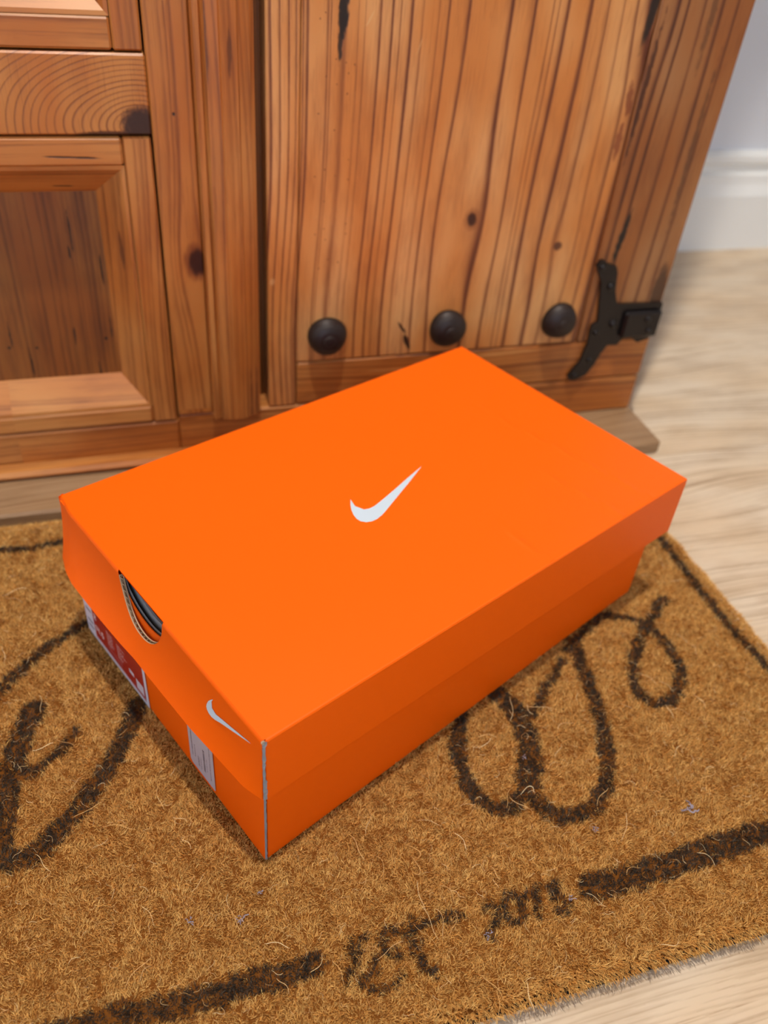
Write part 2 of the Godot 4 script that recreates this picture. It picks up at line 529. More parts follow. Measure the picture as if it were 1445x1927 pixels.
func room() -> void:
	var x0 := -2.3
	var x1 := 2.4
	var z1 := 2.6
	var h := 2.4
	# floor: a slab with oak boards laid along the cupboard
	var fl := structure("floor", "pale oak board floor")
	put("slab", Shape.new().block(Vector3(x0, -0.12, WALL - 0.1), Vector3(x1, -0.0152, z1), 0.001), M.screed, fl)
	var row := 0
	var z := WALL - 0.08
	while z < z1:
		var x := x0 - rng.randf_range(0.1, 1.1)
		while x < x1:
			var a := maxf(x, x0)
			var b := minf(x + 1.2, x1)
			var s := Shape.new().laid(0, 1.0 / 0.2, 1.0 / 1.2, rng.randf_range(0.0, 0.2) - z, rng.randf_range(0.0, 1.2) - x)
			s.block(Vector3(a + 0.0002, -0.015, z + 0.0002), Vector3(b - 0.0002, 0.0, z + 0.1898), 0.0005)
			put("floor_board", s, M.oak_floor, fl)
			x += 1.2
		z += 0.19
		row += 1
	# walls
	put_wall("wall_back", Vector3(x0 - 0.1, -0.1, WALL - 0.12), Vector3(x1 + 0.1, h, WALL))
	put_wall("wall_left", Vector3(x0 - 0.12, -0.1, WALL), Vector3(x0, h, z1))
	put_wall("wall_right", Vector3(x1, -0.1, WALL), Vector3(x1 + 0.12, h, z1))
	var wf := structure("wall_front", "painted wall with a window")
	var wx0 := -1.8
	var wx1 := 0.2
	var wy0 := 0.1
	var wy1 := 2.1
	for r in [[x0 - 0.1, wx0, -0.1, h], [wx1, x1 + 0.1, -0.1, h], [wx0, wx1, -0.1, wy0], [wx0, wx1, wy1, h]]:
		put("wall_section", Shape.new().block(Vector3(r[0], r[2], z1), Vector3(r[1], r[3], z1 + 0.12), 0.0005), M.wall_paint, wf)
	var cl := structure("ceiling", "white ceiling")
	put("plaster", Shape.new().block(Vector3(x0 - 0.12, h, WALL - 0.12), Vector3(x1 + 0.12, h + 0.1, z1 + 0.12), 0.001), M.ceiling_paint, cl)
	# the window the daylight comes through
	var w := structure("window_1", "white framed window")
	for r in [[wx0, wx0 + 0.05, wy0, wy1], [wx1 - 0.05, wx1, wy0, wy1], [wx0 + 0.05, wx1 - 0.05, wy0, wy0 + 0.05], [wx0 + 0.05, wx1 - 0.05, wy1 - 0.05, wy1], [-0.83, -0.77, wy0 + 0.05, wy1 - 0.05]]:
		put("window_frame", Shape.new().block(Vector3(r[0], r[2], z1 + 0.03), Vector3(r[1], r[3], z1 + 0.08), 0.003), M.gloss_white, w)
	for r in [[wx0 + 0.05, -0.83], [-0.77, wx1 - 0.05]]:
		put("pane", Shape.new().block(Vector3(r[0], wy0 + 0.05, z1 + 0.052), Vector3(r[1], wy1 - 0.05, z1 + 0.056), 0.0005), M.pane, w)
	# skirting
	var sk := structure("baseboard_back", "white moulded skirting board")
	var prof := PackedVector2Array()
	for p in [[0.0, 0.018], [0.080, 0.018], [0.084, 0.0165], [0.096, 0.0125], [0.103, 0.0120], [0.108, 0.0115], [0.1115, 0.006], [0.121, 0.006], [0.1255, 0.0115], [0.134, 0.011], [0.139, 0.006], [0.140, 0.0]]:
		prof.append(Vector2(p[0], WALL + p[1]))
	var s2 := Shape.new()
	s2.drawn(prof, 0, x0, x1, Vector3(0, 0.3, 1))
	put("skirting_board", s2, M.gloss_white, sk)


func put_wall(called: String, lo: Vector3, hi: Vector3) -> void:
	var w := structure(called, "plain painted wall")
	put("plaster", Shape.new().block(lo, hi, 0.0005), M.wall_paint, w)


# a frame of two stiles and two rails round bevels and a sunk panel: the face of a door or drawer
func framed(parent: Node3D, x0: float, x1: float, y0: float, y1: float, stile: float, low: float, high: float, bev: float, sink: float) -> void:
	var f := FACE
	var back := f - 0.024
	var k := 1.0 / 0.16
	var l := 1.0 / 0.8
	put("stile", Shape.new().laid(1, k, l, 0.085, 0.31).block(Vector3(x1 - stile, y0, back), Vector3(x1, y1, f), 0.0012), M.wood_straight, parent)
	put("stile", Shape.new().laid(1, k, l, 0.6, 0.2).block(Vector3(x0, y0, back), Vector3(x0 + stile, y1, f), 0.0012), M.wood_straight, parent)
	var a := x0 + stile + 0.0004
	var b := x1 - stile - 0.0004
	put("rail", Shape.new().laid(0, k, l, 0.02 + y0, 0.9).block(Vector3(a, y0, back), Vector3(b, y0 + low, f), 0.0016), M.wood_worn, parent)
	put("rail", Shape.new().laid(0, k, l, 0.05 + y0, 0.5).block(Vector3(a, y1 - high, back), Vector3(b, y1, f + 0.0005), 0.0016), M.wood_worn, parent)
	# bevels: mitred boards that slope from the frame down to the panel
	var iy0 := y0 + low
	var iy1 := y1 - high
	var o := [Vector3(a, iy0, f - 0.001), Vector3(b, iy0, f - 0.001), Vector3(b, iy1, f - 0.001), Vector3(a, iy1, f - 0.001)]
	var i := [Vector3(a + bev, iy0 + bev * 1.08, f - sink), Vector3(b - bev, iy0 + bev * 1.08, f - sink), Vector3(b - bev, iy1 - bev * 1.08, f - sink), Vector3(a + bev, iy1 - bev * 1.08, f - sink)]
	for q in 4:
		var s := Shape.new().laid(0 if q % 2 == 0 else 1, k, l, 0.1 + 0.31 * q, 0.2 * q + 0.1)
		var q2 := (q + 1) % 4
		var m1: Vector3 = o[q].lerp(i[q], 0.12)
		var m2: Vector3 = o[q2].lerp(i[q2], 0.12)
		m1.z = f - 0.0012
		m2.z = f - 0.0012
		var toward: Vector3 = (i[q] + i[q2]) / 2.0 - (o[q] + o[q2]) / 2.0
		toward.z = 0.02
		s.quad_to(o[q], o[q2], m2, m1, Vector3(0, 0, 1))
		s.quad_to(m1, m2, i[q2], i[q], toward)
		var d := Vector3(0, 0, back - f + sink)
		s.quad_to(i[q], i[q2], i[q2] + d, i[q] + d, toward)
		put("bevel_moulding", s, M.wood_worn if q % 2 == 0 else M.wood_straight, parent)
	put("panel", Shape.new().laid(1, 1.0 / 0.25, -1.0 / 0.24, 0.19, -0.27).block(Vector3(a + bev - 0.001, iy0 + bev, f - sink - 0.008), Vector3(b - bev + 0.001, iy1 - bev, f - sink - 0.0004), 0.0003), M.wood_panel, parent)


func pilaster(parent: Node3D, mirror: float) -> void:
	var prof := PackedVector2Array()   # (z, x) for an extrusion along y
	for p in [[0.0590, -0.006], [0.0590, 0.007], [0.0603, 0.0088], [0.0640, 0.0088], [0.0650, 0.0074], [0.0660, 0.0088], [0.0672, 0.0105], [0.0755, 0.0120], [0.0765, 0.0113], [0.0775, 0.0120], [0.0875, 0.0112], [0.0888, 0.0095], [0.0965, 0.0058], [0.1000, 0.0020], [0.1000, -0.006]]:
		var x: float = p[0]
		prof.append(Vector2(FACE + p[1], x if mirror > 0.0 else -0.24 - x))
	var s := Shape.new().laid(1, 1.0 / 0.16, -1.0 / 0.8, 0.008, -0.03)
	s.drawn(prof, 1, 0.052, 1.320, Vector3(0.02 * mirror, 0, 1))
	# close the lower end
	for i in range(1, prof.size() - 2):
		s.tri_to(Vector3(prof[0].y, 0.052, prof[0].x), Vector3(prof[i].y, 0.052, prof[i].x), Vector3(prof[i + 1].y, 0.052, prof[i + 1].x), Vector3.DOWN)
	put("pilaster", s, M.wood_straight, parent)


func side_door(parent: Node3D, mirror: float) -> void:
	var fx := func(x: float) -> float:
		return x if mirror > 0.0 else -0.24 - x
	var piece := func(called: String, xa: float, xb: float, ya: float, yb: float, zf: float, b := 0.001) -> void:
		var lo := minf(fx.call(xa), fx.call(xb))
		var hi := maxf(fx.call(xa), fx.call(xb))
		var s := Shape.new().laid(1, 1.0 / 0.39, -1.0 / 0.40, -0.10 if mirror > 0.0 else 0.74, -0.45)
		put(called, s.block(Vector3(lo, ya, FACE - 0.024), Vector3(hi, yb, zf), b), M.wood_grey if xa > 0.39 else M.wood_planks, parent)
	piece.call("stile", 0.1080, 0.1318, 0.0535, 1.318, FACE - 0.0005)
	piece.call("plank", 0.1324, 0.3990, 0.0955, 1.318, FACE - 0.001)
	piece.call("stile", 0.3997, 0.4800, 0.0955, 1.318, FACE)
	var lo := minf(fx.call(0.1324), fx.call(0.4800))
	var hi := maxf(fx.call(0.1324), fx.call(0.4800))
	put("rail", Shape.new().laid(0, 1.0 / 0.16, 1.0 / 0.8, 0.3, 0.1).block(Vector3(lo, 0.0540, FACE - 0.024), Vector3(hi, 0.0946, FACE - 0.0005), 0.0012), M.wood_straight, parent)
	if mirror < 0.0:
		return
	# three forged dome bolts
	for k in 3:
		var at := Vector3(0.1577 + k * 0.1087, 0.1195, FACE)
		var b := Shape.new()
		b.turned(at, PackedVector2Array([Vector2(0.0165, -0.001), Vector2(0.0170, 0.0010), Vector2(0.0164, 0.0035), Vector2(0.0148, 0.0065), Vector2(0.0122, 0.0090), Vector2(0.0085, 0.0108), Vector2(0.0050, 0.0114), Vector2(0.0042, 0.0122), Vector2(0.0, 0.0126)]), 26, 0.025, k * 1.7)
		put("dome_bolt", b, M.iron_bolt, parent)
	hinge(parent)


func hinge(parent: Node3D) -> void:
	var outline := PackedVector2Array()
	for p in [[0.3989, 0.1701], [0.4010, 0.1745], [0.4044, 0.1755], [0.4089, 0.1721], [0.4186, 0.1692], [0.4216, 0.1633], [0.4232, 0.1531], [0.4248, 0.1445], [0.4283, 0.1357], [0.4310, 0.1320], [0.4790, 0.1305], [0.4795, 0.1221], [0.4780, 0.0983], [0.4742, 0.0937], [0.4635, 0.0906],
			[0.4500, 0.1000], [0.4472, 0.0965], [0.4416, 0.0894], [0.4319, 0.0901], [0.4268, 0.0811], [0.4231, 0.0698], [0.4164, 0.0587], [0.4052, 0.0537], [0.3985, 0.0560], [0.3973, 0.0590], [0.4005, 0.0649], [0.4074, 0.0750], [0.4081, 0.0835], [0.4101, 0.0936], [0.4090, 0.1055],
			[0.4095, 0.1119], [0.4146, 0.1153], [0.4126, 0.1261], [0.4096, 0.1436], [0.4075, 0.1548], [0.4027, 0.1625]]:
		outline.append(Vector2(p[0], p[1] + 0.0015))
	var s := Shape.new()
	slab(s, outline, FACE + 0.0003, FACE + 0.0032, 0.0007)
	var plate := put("iron_hinge", s, M.iron, parent)
	plate.set_meta("label", "black forged iron hinge with curled arms")
	# the raised knuckle that takes the pin
	var b := Shape.new()
	b.block(Vector3(0.4400, 0.0990, FACE + 0.003), Vector3(0.4795, 0.1265, FACE + 0.0085), 0.0026)
	put("knuckle", b, M.iron, plate)
	for p in [[0.4047, 0.1700, 0.0030, 0.003], [0.4181, 0.1515, 0.0034, 0.003], [0.4310, 0.1140, 0.0042, 0.003], [0.4640, 0.1190, 0.0034, 0.0083], [0.4680, 0.1070, 0.0032, 0.0083], [0.4152, 0.1060, 0.0030, 0.003], [0.4155, 0.0770, 0.0030, 0.003], [0.4040, 0.0610, 0.0030, 0.003]]:
		var d := Shape.new()
		var r: float = p[2]
		d.turned(Vector3(p[0], p[1], FACE + p[3]), PackedVector2Array([Vector2(r, 0.0), Vector2(r * 0.92, r * 0.35), Vector2(r * 0.7, r * 0.62), Vector2(r * 0.35, r * 0.78), Vector2(0.0, r * 0.82)]), 14)
		put("nail", d, M.iron, plate)


# a flat plate with the outline given, its front edge chamfered
func slab(s: Shape, outline: PackedVector2Array, z0: float, z1: float, cham: float) -> void:
	if not Geometry2D.is_polygon_clockwise(outline):
		outline.reverse()
	var inner := outline
	var shrunk := Geometry2D.offset_polygon(outline, -cham)
	var idx := Geometry2D.triangulate_polygon(inner)
	for k in range(0, idx.size(), 3):
		var q := []
		for j in 3:
			q.append(Vector3(inner[idx[k + j]].x, inner[idx[k + j]].y, z1))
		s.tri_to(q[0], q[1], q[2], Vector3(0, 0, 1))
	var mid := Vector2.ZERO
	for p in outline:
		mid += p / outline.size()
	for k in outline.size():
		var a := outline[k]
		var b := outline[(k + 1) % outline.size()]
		var out := Vector2(b.y - a.y, a.x - b.x)
		if Geometry2D.is_point_in_polygon((a + b) / 2.0 + out.normalized() * 0.0001, outline):
			out = -out
		s.quad_to(Vector3(a.x, a.y, z0), Vector3(b.x, b.y, z0), Vector3(b.x, b.y, z1), Vector3(a.x, a.y, z1), Vector3(out.x, out.y, 0))


func cupboard() -> void:
	var t := thing("cupboard", "rustic varnished pine cupboard with iron bolts and panelled doors", "cupboard", Vector3.ZERO)
	var k := 1.0 / 0.16
	var l := 1.0 / 0.8
	var xl := -0.72
	var xr := 0.480
	put("carcass", Shape.new().laid(1, k, l).block(Vector3(xl + 0.001, 0.0142, -0.797), Vector3(xr - 0.001, 1.328, FACE - 0.0245), 0.002), M.wood_panel, t)
	put("plinth", Shape.new().laid(0, 1.0 / 0.2, 1.0 / 1.2, 0.9, 0.3).block(Vector3(xl - 0.003, 0.0, -0.797), Vector3(xr + 0.003, 0.0140, -0.333), 0.0022), M.wood_bleached, t)
	put("base_rail", Shape.new().laid(0, k, l, 0.33, 0.1).block(Vector3(xl, 0.0142, FACE - 0.0244), Vector3(0.0297, 0.0478, FACE - 0.0004), 0.0016), M.wood_straight, t)
	put("base_rail", Shape.new().laid(0, k, l, 0.33, 0.12).block(Vector3(0.0300, 0.0142, FACE - 0.0244), Vector3(xr, 0.0528, FACE - 0.0004), 0.0014), M.wood_straight, t)
	put("base_moulding", Shape.new().laid(0, k, l, 0.66, 0.4).block(Vector3(-0.30, 0.0142, FACE - 0.0003), Vector3(0.06, 0.0215, FACE + 0.018), 0.003), M.wood_straight, t)
	put("top", Shape.new().laid(0, k, l, 0.5, 0.2).block(Vector3(xl - 0.03, 1.330, -0.797), Vector3(xr + 0.03, 1.358, FACE + 0.03), 0.004), M.wood_straight, t)
	put("frieze", Shape.new().laid(0, k, l, 0.2, 0.4).block(Vector3(xl, 1.3205, FACE - 0.0244), Vector3(xr, 1.3298, FACE), 0.001), M.wood_straight, t)
	# the stiles and posts between the doors
	put("stile", Shape.new().laid(1, k, -l, -0.0225, -0.058).block(Vector3(0.0300, 0.0532, FACE - 0.0244), Vector3(0.0588, 1.320, FACE), 0.0010), M.wood_straight, t)
	put("stile", Shape.new().laid(1, k, l, 0.3, 0.2).block(Vector3(-0.2988, 0.0485, FACE - 0.0244), Vector3(-0.2700, 1.320, FACE), 0.0010), M.wood_straight, t)
	pilaster(t, 1.0)
	pilaster(t, -1.0)
	put("rail", Shape.new().laid(0, 1.0 / 0.052, 1.0 / 0.2, -0.2800, 0.0).block(Vector3(-0.2695, 0.2803, FACE - 0.0244), Vector3(0.0296, 0.3296, FACE + 0.0008), 0.0012), M.wood_rings, t)
	var m: MeshInstance3D = t.get_child(t.get_child_count() - 1)
	ring_uv(m)
	var d := Node3D.new()
	d.name = "door"
	t.add_child(d, true)
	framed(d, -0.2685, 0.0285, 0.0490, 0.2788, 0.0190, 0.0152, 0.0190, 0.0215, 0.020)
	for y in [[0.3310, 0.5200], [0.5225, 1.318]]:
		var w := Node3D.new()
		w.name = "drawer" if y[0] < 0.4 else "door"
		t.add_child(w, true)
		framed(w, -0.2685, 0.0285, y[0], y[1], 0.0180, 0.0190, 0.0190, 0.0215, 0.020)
	var r := Node3D.new()
	r.name = "plank_door"
	t.add_child(r, true)
	side_door(r, 1.0)
	var r2 := Node3D.new()
	r2.name = "plank_door"
	t.add_child(r2, true)
	side_door(r2, -1.0)


# the rail's own picture: its knot sits at the end next to the stile
func ring_uv(m: MeshInstance3D) -> void:
	var a := (m.mesh as ArrayMesh).surface_get_arrays(0)
	var v: PackedVector3Array = a[Mesh.ARRAY_VERTEX]
	var uv := PackedVector2Array()
	for p in v:
		uv.append(Vector2((p.x - 0.0296 + 0.2) / 0.2, 1.0 - (p.y - 0.2795) / 0.052 + (p.z - FACE) * 3.0))
	a[Mesh.ARRAY_TEX_UV] = uv
	var mm := ArrayMesh.new()
	mm.add_surface_from_arrays(Mesh.PRIMITIVE_TRIANGLES, a)
	m.mesh = mm


# ------------------------------------------------------------------ doormat
# printed strokes: half width, then x, z pairs on the mat
func strokes() -> Array:
	return [
		[0.0030, [-0.165, -0.287, -0.1346, -0.2866, -0.1129, -0.2876, -0.0907, -0.2867, -0.0727, -0.2886, 0.1, -0.288, 0.3, -0.2900, 0.3960, -0.289]],
		[0.0032, [0.3960, -0.289, 0.3988, -0.1965, 0.3986, -0.1697, 0.3974, -0.1381, 0.3974, -0.1132, 0.3994, -0.0870, 0.4017, -0.0600, 0.4028, -0.0309, 0.4000, 0.046]],
		[0.0053, [-0.16, 0.056, -0.0692, 0.0555, -0.0584, 0.0549, -0.0420, 0.0547, -0.0187, 0.0563, 0.0005, 0.0567, 0.0204, 0.0553, 0.0402, 0.0556, 0.0490, 0.0551]],
		[0.0061, [0.2030, 0.0530, 0.2198, 0.0542, 0.2455, 0.0536, 0.2728, 0.0519, 0.3010, 0.0502, 0.3217, 0.0495, 0.3450, 0.0480, 0.4, 0.046]],
		[0.0043, [0.1733, -0.0702, 0.1651, -0.0559, 0.1597, -0.0400, 0.1584, -0.0224, 0.1623, -0.0097, 0.1699, -0.0033, 0.1811, -0.0021, 0.1925, -0.0094]],
		[0.0062, [0.1925, -0.0094, 0.2011, -0.0235, 0.2059, -0.0359, 0.2094, -0.0509, 0.2093, -0.0675, 0.2009, -0.0828, 0.19, -0.095]],
		[0.0027, [0.2190, -0.0596, 0.2344, -0.0752, 0.2499, -0.0897, 0.2579, -0.0973]],
		[0.0043, [0.1958, -0.0016, 0.1986, 0.0052, 0.2044, 0.0118, 0.2160, 0.0124, 0.2300, 0.0090, 0.2399, 0.0004, 0.2499, -0.0153, 0.2593, -0.0375, 0.2656, -0.0622, 0.2686, -0.0814, 0.2714, -0.0975, 0.2734, -0.1123]],
		[0.0027, [0.2650, -0.1050, 0.2750, -0.1119, 0.3023, -0.1288, 0.3107, -0.1301, 0.3235, -0.1255, 0.3341, -0.1168]],
		[0.0033, [0.3628, -0.1353, 0.3366, -0.1144, 0.3204, -0.0998, 0.3078, -0.0852, 0.2984, -0.0686, 0.2976, -0.0569, 0.3039, -0.0496, 0.3153, -0.0480, 0.3289, -0.0577, 0.3388, -0.0741, 0.3410, -0.0930, 0.3371, -0.1120]],
		[0.0034, [-0.1220, -0.1259, -0.1120, -0.1459, -0.1060, -0.1533, -0.1015, -0.1612, -0.0944, -0.1688, -0.0872, -0.1767, -0.0788, -0.1845, -0.0702, -0.1888, -0.0613, -0.1970, -0.0524, -0.1996]],
		[0.0064, [-0.0856, -0.1332, -0.0906, -0.1227, -0.0946, -0.1072, -0.0974, -0.0936, -0.0994, -0.0777, -0.1013, -0.0613, -0.1034, -0.0435]],
		[0.0029, [-0.0623, -0.1115, -0.0682, -0.1017, -0.0762, -0.0949, -0.0839, -0.0883, -0.0940, -0.0900]],
		[0.0051, [-0.0255, -0.1235, -0.0314, -0.1074, -0.0368, -0.0936, -0.0443, -0.0824, -0.0538, -0.0694, -0.0617, -0.0581, -0.0714, -0.0490, -0.0787, -0.0398, -0.0878, -0.0349, -0.0959, -0.0346, -0.1024, -0.0433]],
		[0.0016, [0.0756, 0.0477, 0.0705, 0.0478, 0.0670, 0.0498, 0.0669, 0.0522]],
		[0.0020, [0.0715, 0.0534, 0.0676, 0.0590, 0.0635, 0.0634, 0.0615, 0.0665]],
		[0.0020, [0.0954, 0.0498, 0.0909, 0.0477, 0.0853, 0.0492, 0.0826, 0.0534, 0.0847, 0.0582, 0.0910, 0.0608]],
		[0.0021, [0.0799, 0.0593, 0.0763, 0.0649, 0.0702, 0.0693]],
		[0.0015, [0.0701, 0.0715, 0.0772, 0.0738, 0.0841, 0.0733, 0.0897, 0.0712]],
		[0.0022, [0.1026, 0.0467, 0.1012, 0.0543, 0.1000, 0.0627, 0.1001, 0.0702, 0.1051, 0.0733]],
		[0.0018, [0.0973, 0.0503, 0.1046, 0.0502, 0.1136, 0.0485, 0.1216, 0.0500, 0.1281, 0.0496]],
		[0.0019, [0.1413, 0.0494, 0.1464, 0.0475, 0.1478, 0.0521, 0.1454, 0.0566, 0.1423, 0.0608, 0.1388, 0.0649]],
		[0.0018, [0.1561, 0.0468, 0.1613, 0.0492, 0.1620, 0.0557, 0.1580, 0.0613, 0.1522, 0.0613, 0.1510, 0.0555, 0.1561, 0.0468]],
		[0.0020, [0.1658, 0.0503, 0.1711, 0.0474, 0.1719, 0.0519, 0.1680, 0.0592]],
		[0.0018, [0.1748, 0.0467, 0.1837, 0.0473, 0.1852, 0.0520, 0.1792, 0.0532, 0.1867, 0.0577, 0.1834, 0.0621, 0.1772, 0.0611]],
	]


const MX0 := -0.175
const MX1 := 0.4125
const MZ0 := -0.3175
const MZ1 := 0.0965
const CELL := 0.0005


func mat_edge(x: float, z: float, n: FastNoiseLite) -> float:
	# how far inside the mat's outline a point lies
	var r := MX1 + 0.006 * smoothstep(-0.25, 0.0, z) + 0.0022 * n.get_noise_2d(z * 30.0, 7.0)
	var f := MZ1 + 0.0018 * n.get_noise_2d(x * 26.0, 3.0) + 0.002 * smoothstep(0.28, 0.1, x)
	var b := MZ0 + 0.0022 * n.get_noise_2d(x * 22.0, 91.0)
	return minf(minf(r - x, x - MX0), minf(f - z, z - b))


func doormat() -> void:
	var t := thing("doormat", "brown coir doormat with black printed script and border line", "doormat", Vector3.ZERO)
	var wob := noise(301, 1.0, 2)
	put("backing", Shape.new().block(Vector3(MX0, 0.0, MZ0 + 0.001), Vector3(MX1 + 0.004, 0.0030, MZ1 - 0.001), 0.0008), M.rubber, t)
	put("coir_core", Shape.new().block(Vector3(MX0 + 0.002, 0.0031, MZ0 + 0.003), Vector3(MX1 + 0.002, 0.0168, MZ1 - 0.003), 0.005), M.coir_core, t)
	# a coarse map of the print
	var gw := int((MX1 + 0.01 - MX0) / CELL)
	var gh := int((MZ1 + 0.01 - MZ0) / CELL)
	var ink := PackedByteArray()
	ink.resize(gw * gh)
	for s in strokes():
		var w: float = s[0] * 1.18
		var p: Array = s[1]
		for k in range(0, p.size() - 2, 2):
			var a := Vector2(p[k], p[k + 1])
			var b := Vector2(p[k + 2], p[k + 3])
			for j in range(maxi(0, int((minf(a.y, b.y) - w - MZ0) / CELL)), mini(gh, int((maxf(a.y, b.y) + w - MZ0) / CELL) + 1)):
				for i in range(maxi(0, int((minf(a.x, b.x) - w - MX0) / CELL)), mini(gw, int((maxf(a.x, b.x) + w - MX0) / CELL) + 1)):
					var q := Vector2(MX0 + i * CELL, MZ0 + j * CELL)
					if q.distance_to(Geometry2D.get_closest_point_to_segment(q, a, b)) < w:
						ink[j * gw + i] = 255
	# tufts: a few kinds, each of bent blades
	var tufts := []
	for k in 4:
		tufts.append(tuft(401 + k))
	var where := [[], [], [], []]
	var tone := [[], [], [], []]
	var where_ink := []
	var tone_ink := []
	var lean := noise(311, 1.0, 2)
	var shade := noise(331, 1.0, 3)
	var turn := Transform3D(Basis(Vector3.UP, deg_to_rad(BOX_TURN)), BOX_AT).affine_inverse()
	var r := RandomNumberGenerator.new()
	r.seed = 77
	var step := 0.00124
	var z := MZ0 - 0.002
	while z < MZ1 + 0.004:
		var x := MX0
		while x < MX1 + 0.009:
			var px := x + r.randf_range(-0.6, 0.6) * step
			var pz := z + r.randf_range(-0.6, 0.6) * step
			x += step
			var e := mat_edge(px, pz, wob)
			if e < 0.0:
				continue
			var inside := turn * Vector3(px, MAT_TOP, pz)
			if inside.x > 0.006 and inside.x < 0.338 and inside.z < -0.012 and inside.z > -0.208:
				continue
			var ang := lean.get_noise_2d(px * 40.0, pz * 40.0) * 5.0 + r.randf_range(-1.7, 1.7)
			var tilt := 0.72 + 0.30 * lean.get_noise_2d(px * 60.0 + 40.0, pz * 60.0) + r.randf_range(-0.2, 0.2)
			var dir := Vector3(cos(ang), 0, sin(ang))
			if e < 0.006:
				# at the rim the pile falls outwards
				var g := 0.001
				var out := Vector3(mat_edge(px - g, pz, wob) - mat_edge(px + g, pz, wob), 0, mat_edge(px, pz - g, wob) - mat_edge(px, pz + g, wob))
				dir = (dir * 0.5 + out.normalized() * 1.6 * (1.0 - e / 0.006)).normalized()
				tilt = lerpf(1.1, tilt, e / 0.006)
			var basis := Basis(dir.cross(Vector3.UP).normalized(), -tilt) * Basis(Vector3.UP, r.randf_range(0.0, TAU))
			basis = basis.scaled(Vector3.ONE * r.randf_range(0.75, 1.2))
			var drop := 0.0045 * (1.0 - clampf(e / 0.004, 0.0, 1.0))
			var tr := Transform3D(basis, Vector3(px, 0.0158 - drop, pz))
			var f := clampf(0.5 + 0.22 * shade.get_noise_2d(px * 60.0, pz * 60.0) + r.randf_range(-0.5, 0.5), 0.0, 1.0)
			var col := Color(0.74, 0.350, 0.075).lerp(Color(1.0, 0.64, 0.21), f)
			var gi := clampi(int((px - MX0) / CELL), 0, gw - 1)
			var gj := clampi(int((pz - MZ0) / CELL), 0, gh - 1)
			if ink[gj * gw + gi] > 0 and r.randf() < 0.985:
				where_ink.append(tr)
				tone_ink.append(Color(0.048, 0.037, 0.027).lerp(Color(0.12, 0.09, 0.06), f * f))
			else:
				var kind := r.randi() % 4
				where[kind].append(tr)
				tone[kind].append(col)
		z += step
	for k in 4:
		crowd("coir_pile", tufts[k], where[k], tone[k], t)
	crowd("printed_lettering", tufts[0], where_ink, tone_ink, t)
	# long pale fibres that have worked loose
	var strands := []
	for k in 10:
		var s := Shape.new()
		var curl := r.randf_range(-1.0, 1.0) if k < 9 else 2.6
		var a := 0.0
		var p := Vector3.ZERO
		var pts := PackedVector3Array()
		for i in 10:
			var u := i / 9.0
			pts.append(p + Vector3(0, sin(u * PI) * 0.10 + r.randf_range(-0.012, 0.012), 0))
			a = curl * u + 0.5 * sin(u * 5.0 + k)
			p += Vector3(cos(a), 0, sin(a)) * 0.1
		s.strand(pts, 0.011)
		strands.append(s.mesh())
	var lie := []
	var hue := []
	for k in 10:
		lie.append([])
		hue.append([])
	for k in 4200:
		var p := Vector3(r.randf_range(MX0, MX1), MAT_TOP + r.randf_range(0.0, 0.0016), r.randf_range(MZ0, MZ1))
		var inside := turn * p
		if inside.x > -0.012 and inside.x < 0.35 and inside.z < 0.008 and inside.z > -0.21:
			continue
		if mat_edge(p.x, p.z, wob) < 0.006:
			continue
		var l := r.randf_range(0.003, 0.0075) if k % 14 else r.randf_range(0.009, 0.022)
		var b := Basis(Vector3.UP, r.randf_range(0.0, TAU)) * Basis(Vector3.BACK, r.randf_range(-0.1, 0.2))
		b = b * Basis.from_scale(Vector3(l, minf(l, 0.010), minf(l, 0.012)))
		var kind := r.randi() % 10
		lie[kind].append(Transform3D(b, p))
		var f := r.randf()
		hue[kind].append(Color(0.72, 0.42, 0.15).lerp(Color(0.98, 0.80, 0.46), f * f))
	for k in 10:
		crowd("loose_fibre", strands[k], lie[k], hue[k], t)


func tuft(seed_: int) -> Mesh:
	var r := RandomNumberGenerator.new()
	r.seed = seed_
	var s := Shape.new()
	for k in 8:
		var a := r.randf_range(0.0, TAU)
		var root := Vector3(cos(a), 0, sin(a)) * r.randf_range(0.0, 0.0011)
		var lean := Vector3(r.randf_range(-0.5, 0.5), 1.0, r.randf_range(-0.5, 0.5)).normalized()
		var l := r.randf_range(0.0026, 0.0052)
		var side := lean.cross(Vector3(cos(a * 3.0), 0.2, sin(a * 3.0))).normalized() * r.randf_range(0.00010, 0.00019)
		var bend := Vector3(r.randf_range(-1, 1), -0.3, r.randf_range(-1, 1)) * 0.0011
		var p1 := root + lean * l * 0.55
		var p2 := root + lean * l + bend
		var b := r.randf_range(0.58, 1.12) if k % 8 else 1.5
		s.tint = Color(b, b, b)
		s.quad(root - side, root + side, p1 + side * 0.9, p1 - side * 0.9)
		s.tri(p1 - side * 0.9, p1 + side * 0.9, p2)
	return s.mesh()


func crowd(called: String, mesh: Mesh, where: Array, tone: Array, parent: Node3D) -> void:
	var mm := MultiMesh.new()
	mm.transform_format = MultiMesh.TRANSFORM_3D
	mm.use_colors = true
	mm.mesh = mesh
	mm.instance_count = where.size()
	for i in where.size():
		mm.set_instance_transform(i, where[i])
		mm.set_instance_color(i, tone[i])
	var o := MultiMeshInstance3D.new()
	o.name = called
	o.multimesh = mm
	o.material_override = M.coir
	o.set_meta("kind", "stuff")
	parent.add_child(o, true)


